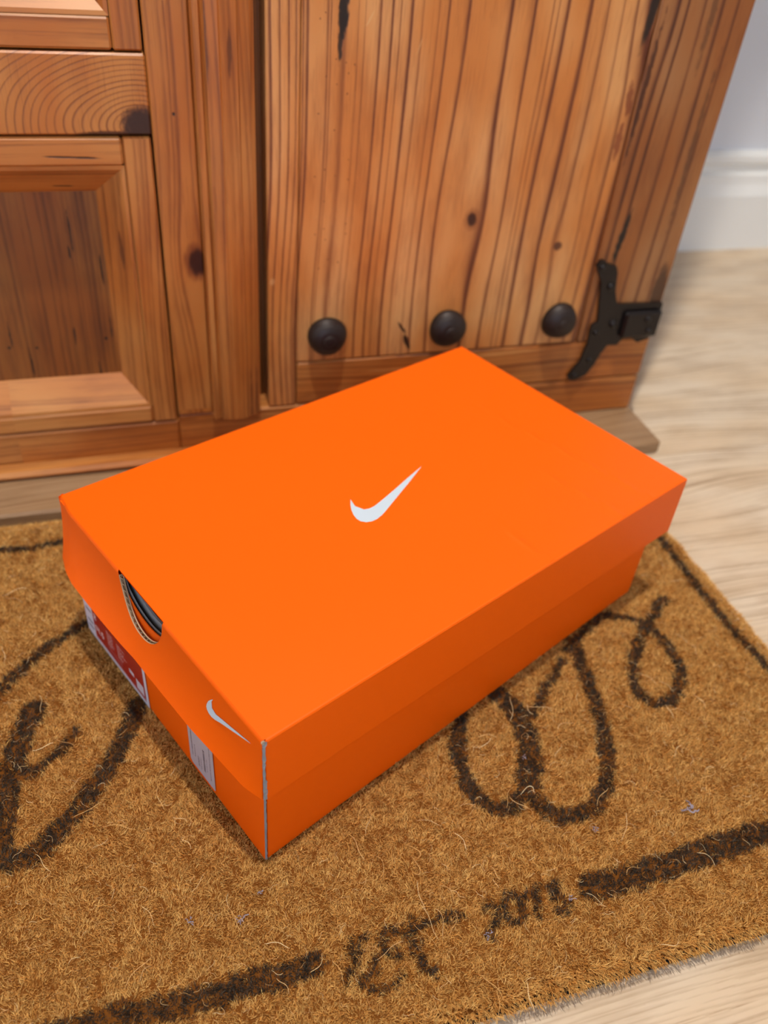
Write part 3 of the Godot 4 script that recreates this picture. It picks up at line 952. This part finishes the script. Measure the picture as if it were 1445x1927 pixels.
# ------------------------------------------------------------------ shoe box
const BOW_T := [0.0, 0.0027, 0.0129, 0.0351, 0.0573, 0.0825, 0.104, 0.1176, 0.132, 0.154, 0.173, 0.193, 0.205, 0.2182]
const BOW := [0.0, 0.0012, 0.0038, 0.0052, 0.0067, 0.0071, 0.0074, 0.0074, 0.0083, 0.0090, 0.0092, 0.0092, 0.0075, 0.0035]


# the end flap of the lid bows outwards: T along it from the front corner, D down from the top edge
func flap(t: float, d: float, out := 0.0) -> Vector3:
	var o := 0.0
	for k in BOW_T.size() - 1:
		if t >= BOW_T[k]:
			o = lerpf(BOW[k], BOW[k + 1], clampf((t - BOW_T[k]) / (BOW_T[k + 1] - BOW_T[k]), 0.0, 1.0))
	var soft := 0.0025 * smoothstep(0.200, LID_W, t) * (1.0 - d / LID_H)
	return Vector3(-o * pow(maxf(d, 0.0) / LID_H, 2.5) - out + soft, BOX_H - d, -t)


func hole_depth(t: float) -> float:
	# half-moon thumb hole, a little skewed
	var u := (t - 0.1148) / 0.0234
	if absf(u) >= 1.0:
		return 0.0
	return 0.0296 * pow(1.0 - absf(pow(absf(u), 2.2)), 0.55)


func lid_top(x: float, t: float) -> float:
	var y := BOX_H
	var inside := clampf(minf(minf(x, LID_L - x), minf(t, LID_W - t)) / 0.05, 0.0, 1.0)
	y += 0.0006 * inside * sin(x * 19.0 + 0.8) * cos(t * 23.0)
	for c in [[0.2042, -0.075, 0.050], [0.2747, -0.13, 0.085], [0.306, -0.12, 0.17]]:
		var d: float = x - (c[0] + c[1] * t)
		y += 0.0004 * exp(-d * d / 0.0000025) * (1.0 - smoothstep(c[2] * 0.5, c[2], t))
	return y


func shoe_box() -> void:
	var t := thing("shoe_box", "orange cardboard shoe box with white tick logo on the lid", "shoe box", BOX_AT)
	t.rotation_degrees.y = BOX_TURN
	body(t)
	lid(t)


func lid(t: Node3D) -> void:
	var s := Shape.new()
	var r := 0.0012
	# top: a fine grid, its margin rounded over
	var xs := PackedFloat32Array()
	for i in 116:
		xs.append(lerpf(r, LID_L - r, i / 115.0))
	var ts := PackedFloat32Array()
	for i in 30:
		ts.append(lerpf(r, LID_W - r, i / 29.0))
	var grid := func(i: int, j: int) -> Vector3:
		var y := lid_top(xs[i], ts[j])
		var xx := xs[i]
		if i == 0:
			xx += 0.0025 * smoothstep(0.200, LID_W, ts[j])
		return Vector3(xx, y, -ts[j])
	var up := func(i: int, j: int) -> Vector3:
		var e := 0.0006
		return Vector3(lid_top(xs[i] - e, ts[j]) - lid_top(xs[i] + e, ts[j]), 2.0 * e, lid_top(xs[i], ts[j] + e) - lid_top(xs[i], ts[j] - e)).normalized()
	for i in xs.size() - 1:
		for j in ts.size() - 1:
			var a: Vector3 = grid.call(i, j)
			var b: Vector3 = grid.call(i + 1, j)
			var c: Vector3 = grid.call(i + 1, j + 1)
			var d: Vector3 = grid.call(i, j + 1)
			s.tri_n(a, b, c, up.call(i, j), up.call(i + 1, j), up.call(i + 1, j + 1))
			s.tri_n(a, c, d, up.call(i, j), up.call(i + 1, j + 1), up.call(i, j + 1))
	# front, right and back flaps with the fold at their top and a turned lip at the foot
	var wall := 0.0026
	var profile := [[-r, 0.0], [-r * 0.35, r * 0.25], [0.0, r], [0.0003, LID_H * 0.5], [0.0006, LID_H - 0.0008], [0.0, LID_H], [-wall, LID_H], [-wall, 0.004]]
	var sides := [
		[Vector3(0.0012, 0, 0), Vector3(LID_L, 0, 0), Vector3(0, 0, 1)],
		[Vector3(LID_L, 0, 0), Vector3(LID_L, 0, -LID_W), Vector3(1, 0, 0)],
		[Vector3(LID_L, 0, -LID_W), Vector3(0.002, 0, -LID_W), Vector3(0, 0, -1)]]
	for q in sides:
		var a: Vector3 = q[0]
		var b: Vector3 = q[1]
		var o: Vector3 = q[2]
		for k in profile.size() - 1:
			for i in 12:
				var p := []
				for c in [[k, i], [k, i + 1], [k + 1, i + 1], [k + 1, i]]:
					var along: Vector3 = a.lerp(b, c[1] / 12.0)
					var inset := 0.0
					# keep the folds of neighbouring flaps together at the corners
					var pr: Array = profile[c[0]]
					if c[1] == 0 or c[1] == 12:
						inset = minf(pr[0], 0.0)
					var dir := (b - a).normalized() * (-inset if c[1] == 0 else inset)
					if c[1] != 0 and c[1] != 12:
						dir = Vector3.ZERO
					p.append(along + dir + o * pr[0] + Vector3(0, BOX_H - pr[1], 0))
				var away := o
				if k == 0 or k == 1:
					away = o + Vector3.UP
				elif k == 5:
					away = Vector3.DOWN
				elif k == 6:
					away = -o
				s.quad_to(p[0], p[1], p[2], p[3], away)
	# underside of the top
	s.quad_to(Vector3(0.0016, BOX_H - 0.0022, -0.0026), Vector3(LID_L - 0.0026, BOX_H - 0.0022, -0.0026), Vector3(LID_L - 0.0026, BOX_H - 0.0022, -LID_W + 0.0026), Vector3(0.0016, BOX_H - 0.0022, -LID_W + 0.0026), Vector3.DOWN)
	var o := put("lid", s, M.orange_card, t)
	# the bowed end flap with its thumb hole
	var f := Shape.new()
	var cols := PackedFloat32Array()
	for i in 23:
		cols.append(lerpf(0.0010, 0.0900, i / 22.0))
	for i in 40:
		cols.append(0.1148 - 0.0234 * cos(PI * i / 39.0))
	for i in 20:
		cols.append(lerpf(0.1400, LID_W, i / 19.0))
	cols.sort()
	var rows := 16
	var skin := func(i: int, k: int, inner: float) -> Vector3:
		var top := maxf(hole_depth(cols[i]), 0.0)
		var d := lerpf(top, LID_H, float(k) / rows)
		var p := flap(cols[i], d, -inner)
		if top == 0.0 and k == 0 and inner == 0.0:
			p += Vector3(r, 0, 0)   # meets the rounded fold
		return p
	var norm := func(i: int, d: float) -> Vector3:
		var e := 0.0004
		var a := flap(cols[i], d + e) - flap(cols[i], maxf(d - e, 0.0))
		var b := flap(minf(cols[i] + e, LID_W), d) - flap(maxf(cols[i] - e, 0.0), d)
		var nn := a.cross(b).normalized()
		return nn if nn.x < 0.0 else -nn
	for i in cols.size() - 1:
		for k in rows:
			var q := [skin.call(i, k, 0.0), skin.call(i + 1, k, 0.0), skin.call(i + 1, k + 1, 0.0), skin.call(i, k + 1, 0.0)]
			var nn := []
			for c in [[i, k], [i + 1, k], [i + 1, k + 1], [i, k + 1]]:
				var m: Vector3 = norm.call(c[0], lerpf(hole_depth(cols[c[0]]), LID_H, float(c[1]) / rows))
				if c[1] == 0 and hole_depth(cols[c[0]]) == 0.0:
					m = (m + Vector3.UP * 0.8).normalized()
				nn.append(m)
			var flip: bool = (q[1] - q[0]).cross(q[2] - q[0]).dot(nn[0]) < 0.0
			if flip:
				f.tri_n(q[0], q[2], q[1], nn[0], nn[2], nn[1])
				f.tri_n(q[0], q[3], q[2], nn[0], nn[3], nn[2])
			else:
				f.tri_n(q[0], q[1], q[2], nn[0], nn[1], nn[2])
				f.tri_n(q[0], q[2], q[3], nn[0], nn[2], nn[3])
			f.quad_to(skin.call(i, k, wall), skin.call(i + 1, k, wall), skin.call(i + 1, k + 1, wall), skin.call(i, k + 1, wall), Vector3.RIGHT)
		f.quad_to(skin.call(i, rows, 0.0), skin.call(i + 1, rows, 0.0), skin.call(i + 1, rows, wall), skin.call(i, rows, wall), Vector3.DOWN)
	var ends := [0, cols.size() - 1]
	for i in ends:
		for k in rows:
			f.quad_to(skin.call(i, k, 0.0), skin.call(i, k + 1, 0.0), skin.call(i, k + 1, wall), skin.call(i, k, wall), Vector3(0, 0, 1 if i == 0 else -1))
	put("end_flap", f, M.orange_card, o)
	# the cut edge of the thumb hole: two paper liners with a wavy flute between them
	var liner := Shape.new()
	var flute := Shape.new()
	var prev := []
	var steps := 90
	for i in steps + 1:
		var tt := 0.1148 - 0.0233 * cos(PI * i / steps)
		var d := hole_depth(tt)
		var row := [flap(tt, d, 0.00008), flap(tt, d, -0.0006), flap(tt, d, -0.0020), flap(tt, d, -0.0027)]
		var wave := flap(tt, d + 0.00015, -0.0013 + 0.00062 * sin(i * 1.55))
		var wave2 := flap(tt, d + 0.0012, -0.0013 + 0.00062 * sin(i * 1.55))
		if prev:
			var out := Vector3(-0.3, 1, 0)
			liner.quad_to(prev[0], row[0], row[1], prev[1], out)
			liner.quad_to(prev[2], row[2], row[3], prev[3], out)
			liner.quad_to(prev[1], row[1], row[1] + Vector3(0, -0.004, 0), prev[1] + Vector3(0, -0.004, 0), Vector3.RIGHT)
			liner.quad_to(prev[4], wave, wave2, prev[5], Vector3.LEFT)
			flute.quad_to(prev[1] + Vector3(0, -0.004, 0), row[1] + Vector3(0, -0.004, 0), row[2] + Vector3(0, -0.004, 0), prev[2] + Vector3(0, -0.004, 0), out)
			liner.quad_to(prev[2], row[2], row[2] + Vector3(0, -0.004, 0), prev[2] + Vector3(0, -0.004, 0), Vector3.LEFT)
		prev = row + [wave, wave2]
	put("cut_edge", liner, M.kraft, o)
	put("fluting", flute, M.flute_paper, o)
	# printed ticks
	var top_tick := PackedVector2Array()
	for p in [[0.1431, 0.1140], [0.1396, 0.1097], [0.1371, 0.1057], [0.1352, 0.1013], [0.1344, 0.0972], [0.1350, 0.0941], [0.1372, 0.0914], [0.1406, 0.0901], [0.1446, 0.0900], [0.1494, 0.0911], [0.1540, 0.0928], [0.1658, 0.0978], [0.1828, 0.1048], [0.2032, 0.1137], [0.1871, 0.1096], [0.1724, 0.1055], [0.1619, 0.1028],
			[0.1554, 0.1012], [0.1511, 0.1003], [0.1471, 0.1002], [0.1437, 0.1014], [0.1418, 0.1040], [0.1412, 0.1072], [0.1418, 0.1106]]:
		top_tick.append(Vector2(p[0], p[1]))
	var k1 := Shape.new()
	printed(k1, top_tick, func(p: Vector2) -> Vector3: return Vector3(p.x, lid_top(p.x, p.y) + 0.00012, -p.y), Vector3.UP)
	var tick := put("tick_logo", k1, M.white_print, o)
	tick.set_meta("label", "white tick logo printed on the lid")
	var end_tick := PackedVector2Array()
	for p in [[0.0426, 0.0119], [0.0449, 0.0146], [0.0470, 0.0176], [0.0483, 0.0209], [0.0486, 0.0231], [0.0478, 0.0247], [0.0461, 0.0258], [0.0437, 0.0261], [0.0405, 0.0253], [0.0367, 0.0234], [0.0328, 0.0216], [0.0282, 0.0194], [0.0233, 0.0169], [0.0176, 0.0144], [0.0128, 0.0125], [0.0097, 0.0111],
			[0.0120, 0.0116], [0.0165, 0.0132], [0.0203, 0.0144], [0.0252, 0.0161], [0.0291, 0.0174], [0.0329, 0.0187], [0.0369, 0.0199], [0.0400, 0.0206], [0.0420, 0.0204], [0.0435, 0.0193], [0.0442, 0.0174], [0.0439, 0.0149]]:
		end_tick.append(Vector2(p[0], p[1]))
	var k2 := Shape.new()
	printed(k2, end_tick, func(p: Vector2) -> Vector3: return flap(p.x, p.y, 0.00022), Vector3.LEFT)
	put("tick_logo", k2, M.white_print, o)
	# torn paper along the front corner of the lid
	var tr := RandomNumberGenerator.new()
	tr.seed = 9
	var torn := Shape.new()
	var pl := []
	for i in 25:
		var d := LID_H * i / 24.0 + 0.0004
		var w := 0.0002 + tr.randf_range(0.0, 0.0007)
		if i < 2:
			w = 0.0015
		if i > 15:
			w = 0.0008 + tr.randf_range(0.0, 0.0007)
		var c := Vector3(0.0003, BOX_H - d + 0.0009, 0.0003)
		var row := [c + Vector3(-0.0005, 0, -0.0004 - tr.randf_range(0.0, 0.0004)), c + Vector3(w, 0, 0.0004)]
		if pl:
			torn.quad_to(pl[0], pl[1], row[1], row[0], Vector3(-0.6, 0, 1))
		pl = row
	put("torn_corner", torn, M.grey_card, o)
	# the rest of the corner's paper, scuffed white at the very tip
	var tip := Shape.new()
	tip.block(Vector3(-0.0004, BOX_H - 0.0016, -0.0016), Vector3(0.0016, BOX_H + 0.00012, 0.0002), 0.0006)
	put("scuffed_tip", tip, M.kraft, o)


# a flat print: polygon P placed by WHERE
func printed(s: Shape, p: PackedVector2Array, where: Callable, out: Vector3) -> void:
	var idx := Geometry2D.triangulate_polygon(p)
	for k in range(0, idx.size(), 3):
		s.tri_to(where.call(p[idx[k]]), where.call(p[idx[k + 1]]), where.call(p[idx[k + 2]]), out)


func body(t: Node3D) -> void:
	var s := Shape.new()
	var h := 0.1060
	var fl := Vector3(0.0040, 0, -0.0035)     # front wall starts just past the corner, leaving the open seam
	var fr := Vector3(0.3400, 0, -0.0092)
	var br := Vector3(0.3400, 0, -0.2120)
	var bl := Vector3(0.0022, 0, -0.2120)
	var y := Vector3(0, h, 0)
	var th := 0.0028
	for q in [[fl, fr, Vector3(0, 0, 1)], [fr, br, Vector3(1, 0, 0)], [br, bl, Vector3(0, 0, -1)]]:
		var a: Vector3 = q[0]
		var b: Vector3 = q[1]
		var o: Vector3 = q[2]
		var d := -o * th
		s.quad_to(a, b, b + y, a + y, o)
		s.quad_to(a + d, b + d, b + d + y, a + d + y, -o)
		s.quad_to(a + y, b + y, b + d + y, a + d + y, Vector3.UP)
		s.quad_to(a, a + d, a + d + y, a + y, a - b)
	s.quad_to(Vector3(0.0024, 0.0002, -0.0036), fr + Vector3(0, 0.0002, 0), br + Vector3(0, 0.0002, 0), bl + Vector3(0, 0.0002, 0), Vector3.DOWN)
	s.quad_to(Vector3(0.0024, 0.0022, -0.0036), fr + Vector3(0, 0.0022, 0), br + Vector3(0, 0.0022, 0), bl + Vector3(0, 0.0022, 0), Vector3.UP)
	var o := put("body", s, M.orange_card, t)
	# end wall with its own thumb notch; liners and flute show at the notch
	end_wall(o, "end_wall", 0.0021, 0.0005, M.orange_card, 0.0)
	end_wall(o, "end_wall_fluting", 0.0031, 0.0002, M.flute_paper, 0.0030)
	end_wall(o, "end_wall_liner", 0.0038, 0.0006, M.grey_card, -0.0002)
	end_wall(o, "end_wall_liner", 0.0068, 0.0012, M.grey_card, -0.0035)
	end_wall(o, "end_wall_liner", 0.0100, 0.0008, M.kraft, -0.0050)
	# the open corner seam: raw paper edge of the end wall
	var seam := Shape.new()
	var r := RandomNumberGenerator.new()
	r.seed = 19
	var prev := []
	for i in 31:
		var yy := 0.0004 + 0.0650 * i / 30.0
		var w := 0.0011 + r.randf_range(-0.0002, 0.00025)
		var c := Vector3(0.0020, yy, -0.0032)
		var row := [c + Vector3(-0.0001, 0, 0.0), c + Vector3(w, 0, 0.0002 + r.randf_range(0.0, 0.00015))]
		if prev:
			seam.quad_to(prev[0], prev[1], row[1], row[0], Vector3(0, 0, 1))
		prev = row
	put("raw_edge", seam, M.grey_card, o)
	var dots := Shape.new()
	for i in 26:
		var yy := 0.004 + 0.0600 * i / 26.0
		dots.block(Vector3(0.0031, yy, -0.0060), Vector3(0.0038, yy + 0.0006, -0.0040), 0.00005)
	put("raw_edge_fluting", dots, M.flute_paper, o)
	# labels stuck on the end wall
	var big := label(Vector2i(420, 240), 0)
	var bm := textured("size_label", big, 0.45)
	var b := Shape.new().laid(1, 1.0, 1.0)
	sticker(b, 0.0015, 0.1285, 0.2115, 0.0006, 0.0560)
	put("size_label", b, bm, o).set_meta("label", "white and red printed size label")
	var wrap := Shape.new()
	wrap.block(Vector3(0.0016, 0.0008, -0.2130), Vector3(0.0140, 0.0540, -0.2116), 0.0003)
	put("label_wrap", wrap, plain("label_white", Color(0.86, 0.85, 0.90), 0.5), o)
	var small := label(Vector2i(160, 240), 1)
	var sm := textured("price_label", small, 0.45)
	var c2 := Shape.new().laid(1, 1.0, 1.0)
	sticker(c2, 0.0015, 0.0520, 0.0790, 0.0050, 0.0500)
	put("price_label", c2, sm, o).set_meta("label", "small pale grey paper label with black print")


func sticker(s: Shape, x: float, t0: float, t1: float, y0: float, y1: float) -> void:
	var cut := 0.0022
	var pts := [Vector2(t0, y0 + cut * 0.4), Vector2(t0 + cut * 0.4, y0), Vector2(t1 - cut, y0), Vector2(t1, y0 + cut), Vector2(t1, y1), Vector2(t0, y1)]
	var n := Vector3.LEFT
	for k in range(1, pts.size() - 1):
		for q in [pts[0], pts[k], pts[k + 1]]:
			s.v.append(Vector3(x, q.y, -q.x))
			s.n.append(n)
			s.c.append(Color.WHITE)
			s.uv.append(Vector2((t1 - q.x) / (t1 - t0), (y1 - q.y) / (y1 - y0)))


func end_wall(parent: Node3D, called: String, x: float, thick: float, m: Material, drop: float) -> void:
	var s := Shape.new()
	var prev := []
	for i in 61:
		var t := lerpf(0.0034 if x < 0.0030 else 0.0085, 0.2118, i / 60.0)
		var u := (t - 0.1150) / 0.0255
		var top := 0.1060
		if absf(u) < 1.0:
			top = 0.1060 - 0.0165 * pow(1.0 - u * u, 0.55)
		top -= drop
		var row := [Vector3(x, 0.0003, -t), Vector3(x, top, -t), Vector3(x + thick, top, -t), Vector3(x + thick, 0.0003, -t)]
		if prev:
			s.quad_to(prev[0], row[0], row[1], prev[1], Vector3.LEFT)
			s.quad_to(prev[1], row[1], row[2], prev[2], Vector3.UP)
			s.quad_to(prev[2], row[2], row[3], prev[3], Vector3.RIGHT)
		elif true:
			s.quad_to(row[0], row[1], row[2], row[3], Vector3(0, 0, 1))
		prev = row
	put(called, s, m, parent)


# print of the two labels, drawn flat
func label(size: Vector2i, which: int) -> ImageTexture:
	var im := Image.create(size.x, size.y, false, Image.FORMAT_RGB8)
	var r := RandomNumberGenerator.new()
	r.seed = 3 + which
	if which == 0:
		im.fill(Color(0.87, 0.86, 0.91))
		# red field; the page runs from the far end of the box towards the front corner
		im.fill_rect(Rect2i(58, 14, 344, 212), Color(0.66, 0.13, 0.10))
		for y in [70, 96, 130, 176, 200]:
			im.fill_rect(Rect2i(8, y, 40, 8), Color(0.42, 0.43, 0.52))
		# white figures and columns of small type
		figures(im, "2", Vector2i(68, 118), 5, Color(0.93, 0.88, 0.88))
		figures(im, "14.5", Vector2i(64, 166), 5, Color(0.93, 0.88, 0.88))
		for c in [[156, 56], [226, 62]]:
			for k in 7:
				var w := r.randi_range(28, c[1])
				var x: int = c[0]
				while w > 0:
					var q := r.randi_range(5, 14)
					im.fill_rect(Rect2i(x, 126 + k * 9, mini(q, w), 4), Color(0.86, 0.72, 0.72))
					x += q + 3
					w -= q + 3
		for k in 2:
			im.fill_rect(Rect2i(150, 194 + k * 8, 100, 3), Color(0.75, 0.42, 0.42))
		im.fill_rect(Rect2i(300, 166, 32, 16), Color(0.84, 0.82, 0.87))
		im.fill_rect(Rect2i(344, 172, 48, 40), Color(0.84, 0.82, 0.87))   # the square code is left blank
		im.fill_rect(Rect2i(58, 220, 350, 3), Color(0.87, 0.86, 0.91))
	else:
		im.fill(Color(0.76, 0.73, 0.76))
		var dark := Color(0.30, 0.27, 0.31)
		for c in [[18, 40, 150, 5, 7], [36, 120, 60, 4, 5], [74, 150, 60, 3, 4], [92, 90, 110, 11, 5], [112, 120, 60, 3, 4], [134, 40, 170, 4, 4]]:
			var y: int = c[1]
			while y < c[1] + c[2] and y < 232:
				var q := r.randi_range(3, 8)
				im.fill_rect(Rect2i(c[0], y, c[3], q), dark)
				y += q + r.randi_range(2, 4)
		var turned := Image.create(120, 12, false, Image.FORMAT_RGB8)
		turned.fill(Color(0.76, 0.73, 0.76))
		figures(turned, "DM4317", Vector2i(2, 1), 2, dark)
		turned.rotate_90(COUNTERCLOCKWISE)
		im.blit_rect(turned, Rect2i(0, 0, 12, 120), Vector2i(54, 90))
	return ImageTexture.create_from_image(im)


const GLYPH := {
	"2": ["111", "001", "111", "100", "111"], "4": ["101", "101", "111", "001", "001"], ".": ["0", "0", "0", "0", "1"], "5": ["111", "100", "111", "001", "111"],
	"3": ["111", "001", "011", "001", "111"], "1": ["01", "11", "01", "01", "01"], "7": ["111", "001", "010", "010", "010"], "D": ["110", "101", "101", "101", "110"], "M": ["10001", "11011", "10101", "10001", "10001"],
}


func figures(im: Image, text: String, where: Vector2i, dot: int, col: Color) -> void:
	var x := where.x
	for ch in text:
		var g: Array = GLYPH[ch]
		for j in g.size():
			for i in g[j].length():
				if g[j][i] == "1":
					im.fill_rect(Rect2i(x + i * dot, where.y + j * dot, dot, dot), col)
		x += (g[0].length() + 1) * dot


# ------------------------------------------------------------------ lint on the mat
func lint() -> void:
	var r := RandomNumberGenerator.new()
	r.seed = 15
	var spots := [[0.2834, 0.0257, 2.2], [0.2208, 0.0243, 0.9], [0.0176, 0.0247, 1.2], [-0.0077, 0.0201, 1.0], [0.1376, 0.0647, 1.1], [0.1891, 0.0574, 0.9], [0.1994, -0.0298, 0.7], [0.029, 0.014, 0.8]]
	for p in spots:
		var t := thing("lint_scrap", "small scrap of grey fluff caught on the coir doormat" if p[2] < 2.0 else "largest forked scrap of grey fluff, beside the thick printed border line", "lint", Vector3(p[0], MAT_TOP, p[1]), "lint on the doormat")
		var s := Shape.new()
		for k in 9:
			var a := r.randf_range(0, TAU)
			var pts := PackedVector3Array()
			var q: Vector3 = Vector3(r.randf_range(-0.0014, 0.0014), 0.0, r.randf_range(-0.0010, 0.0010)) * p[2]
			q.y = 0.0018 + r.randf_range(0.0, 0.0012)
			for i in 5:
				pts.append(q)
				a += r.randf_range(-1.3, 1.3)
				q += Vector3(cos(a), r.randf_range(-0.2, 0.2), sin(a)) * 0.0005 * p[2]
			s.strand(pts, 0.00022 * p[2])
		put("fluff", s, M.lint, t)
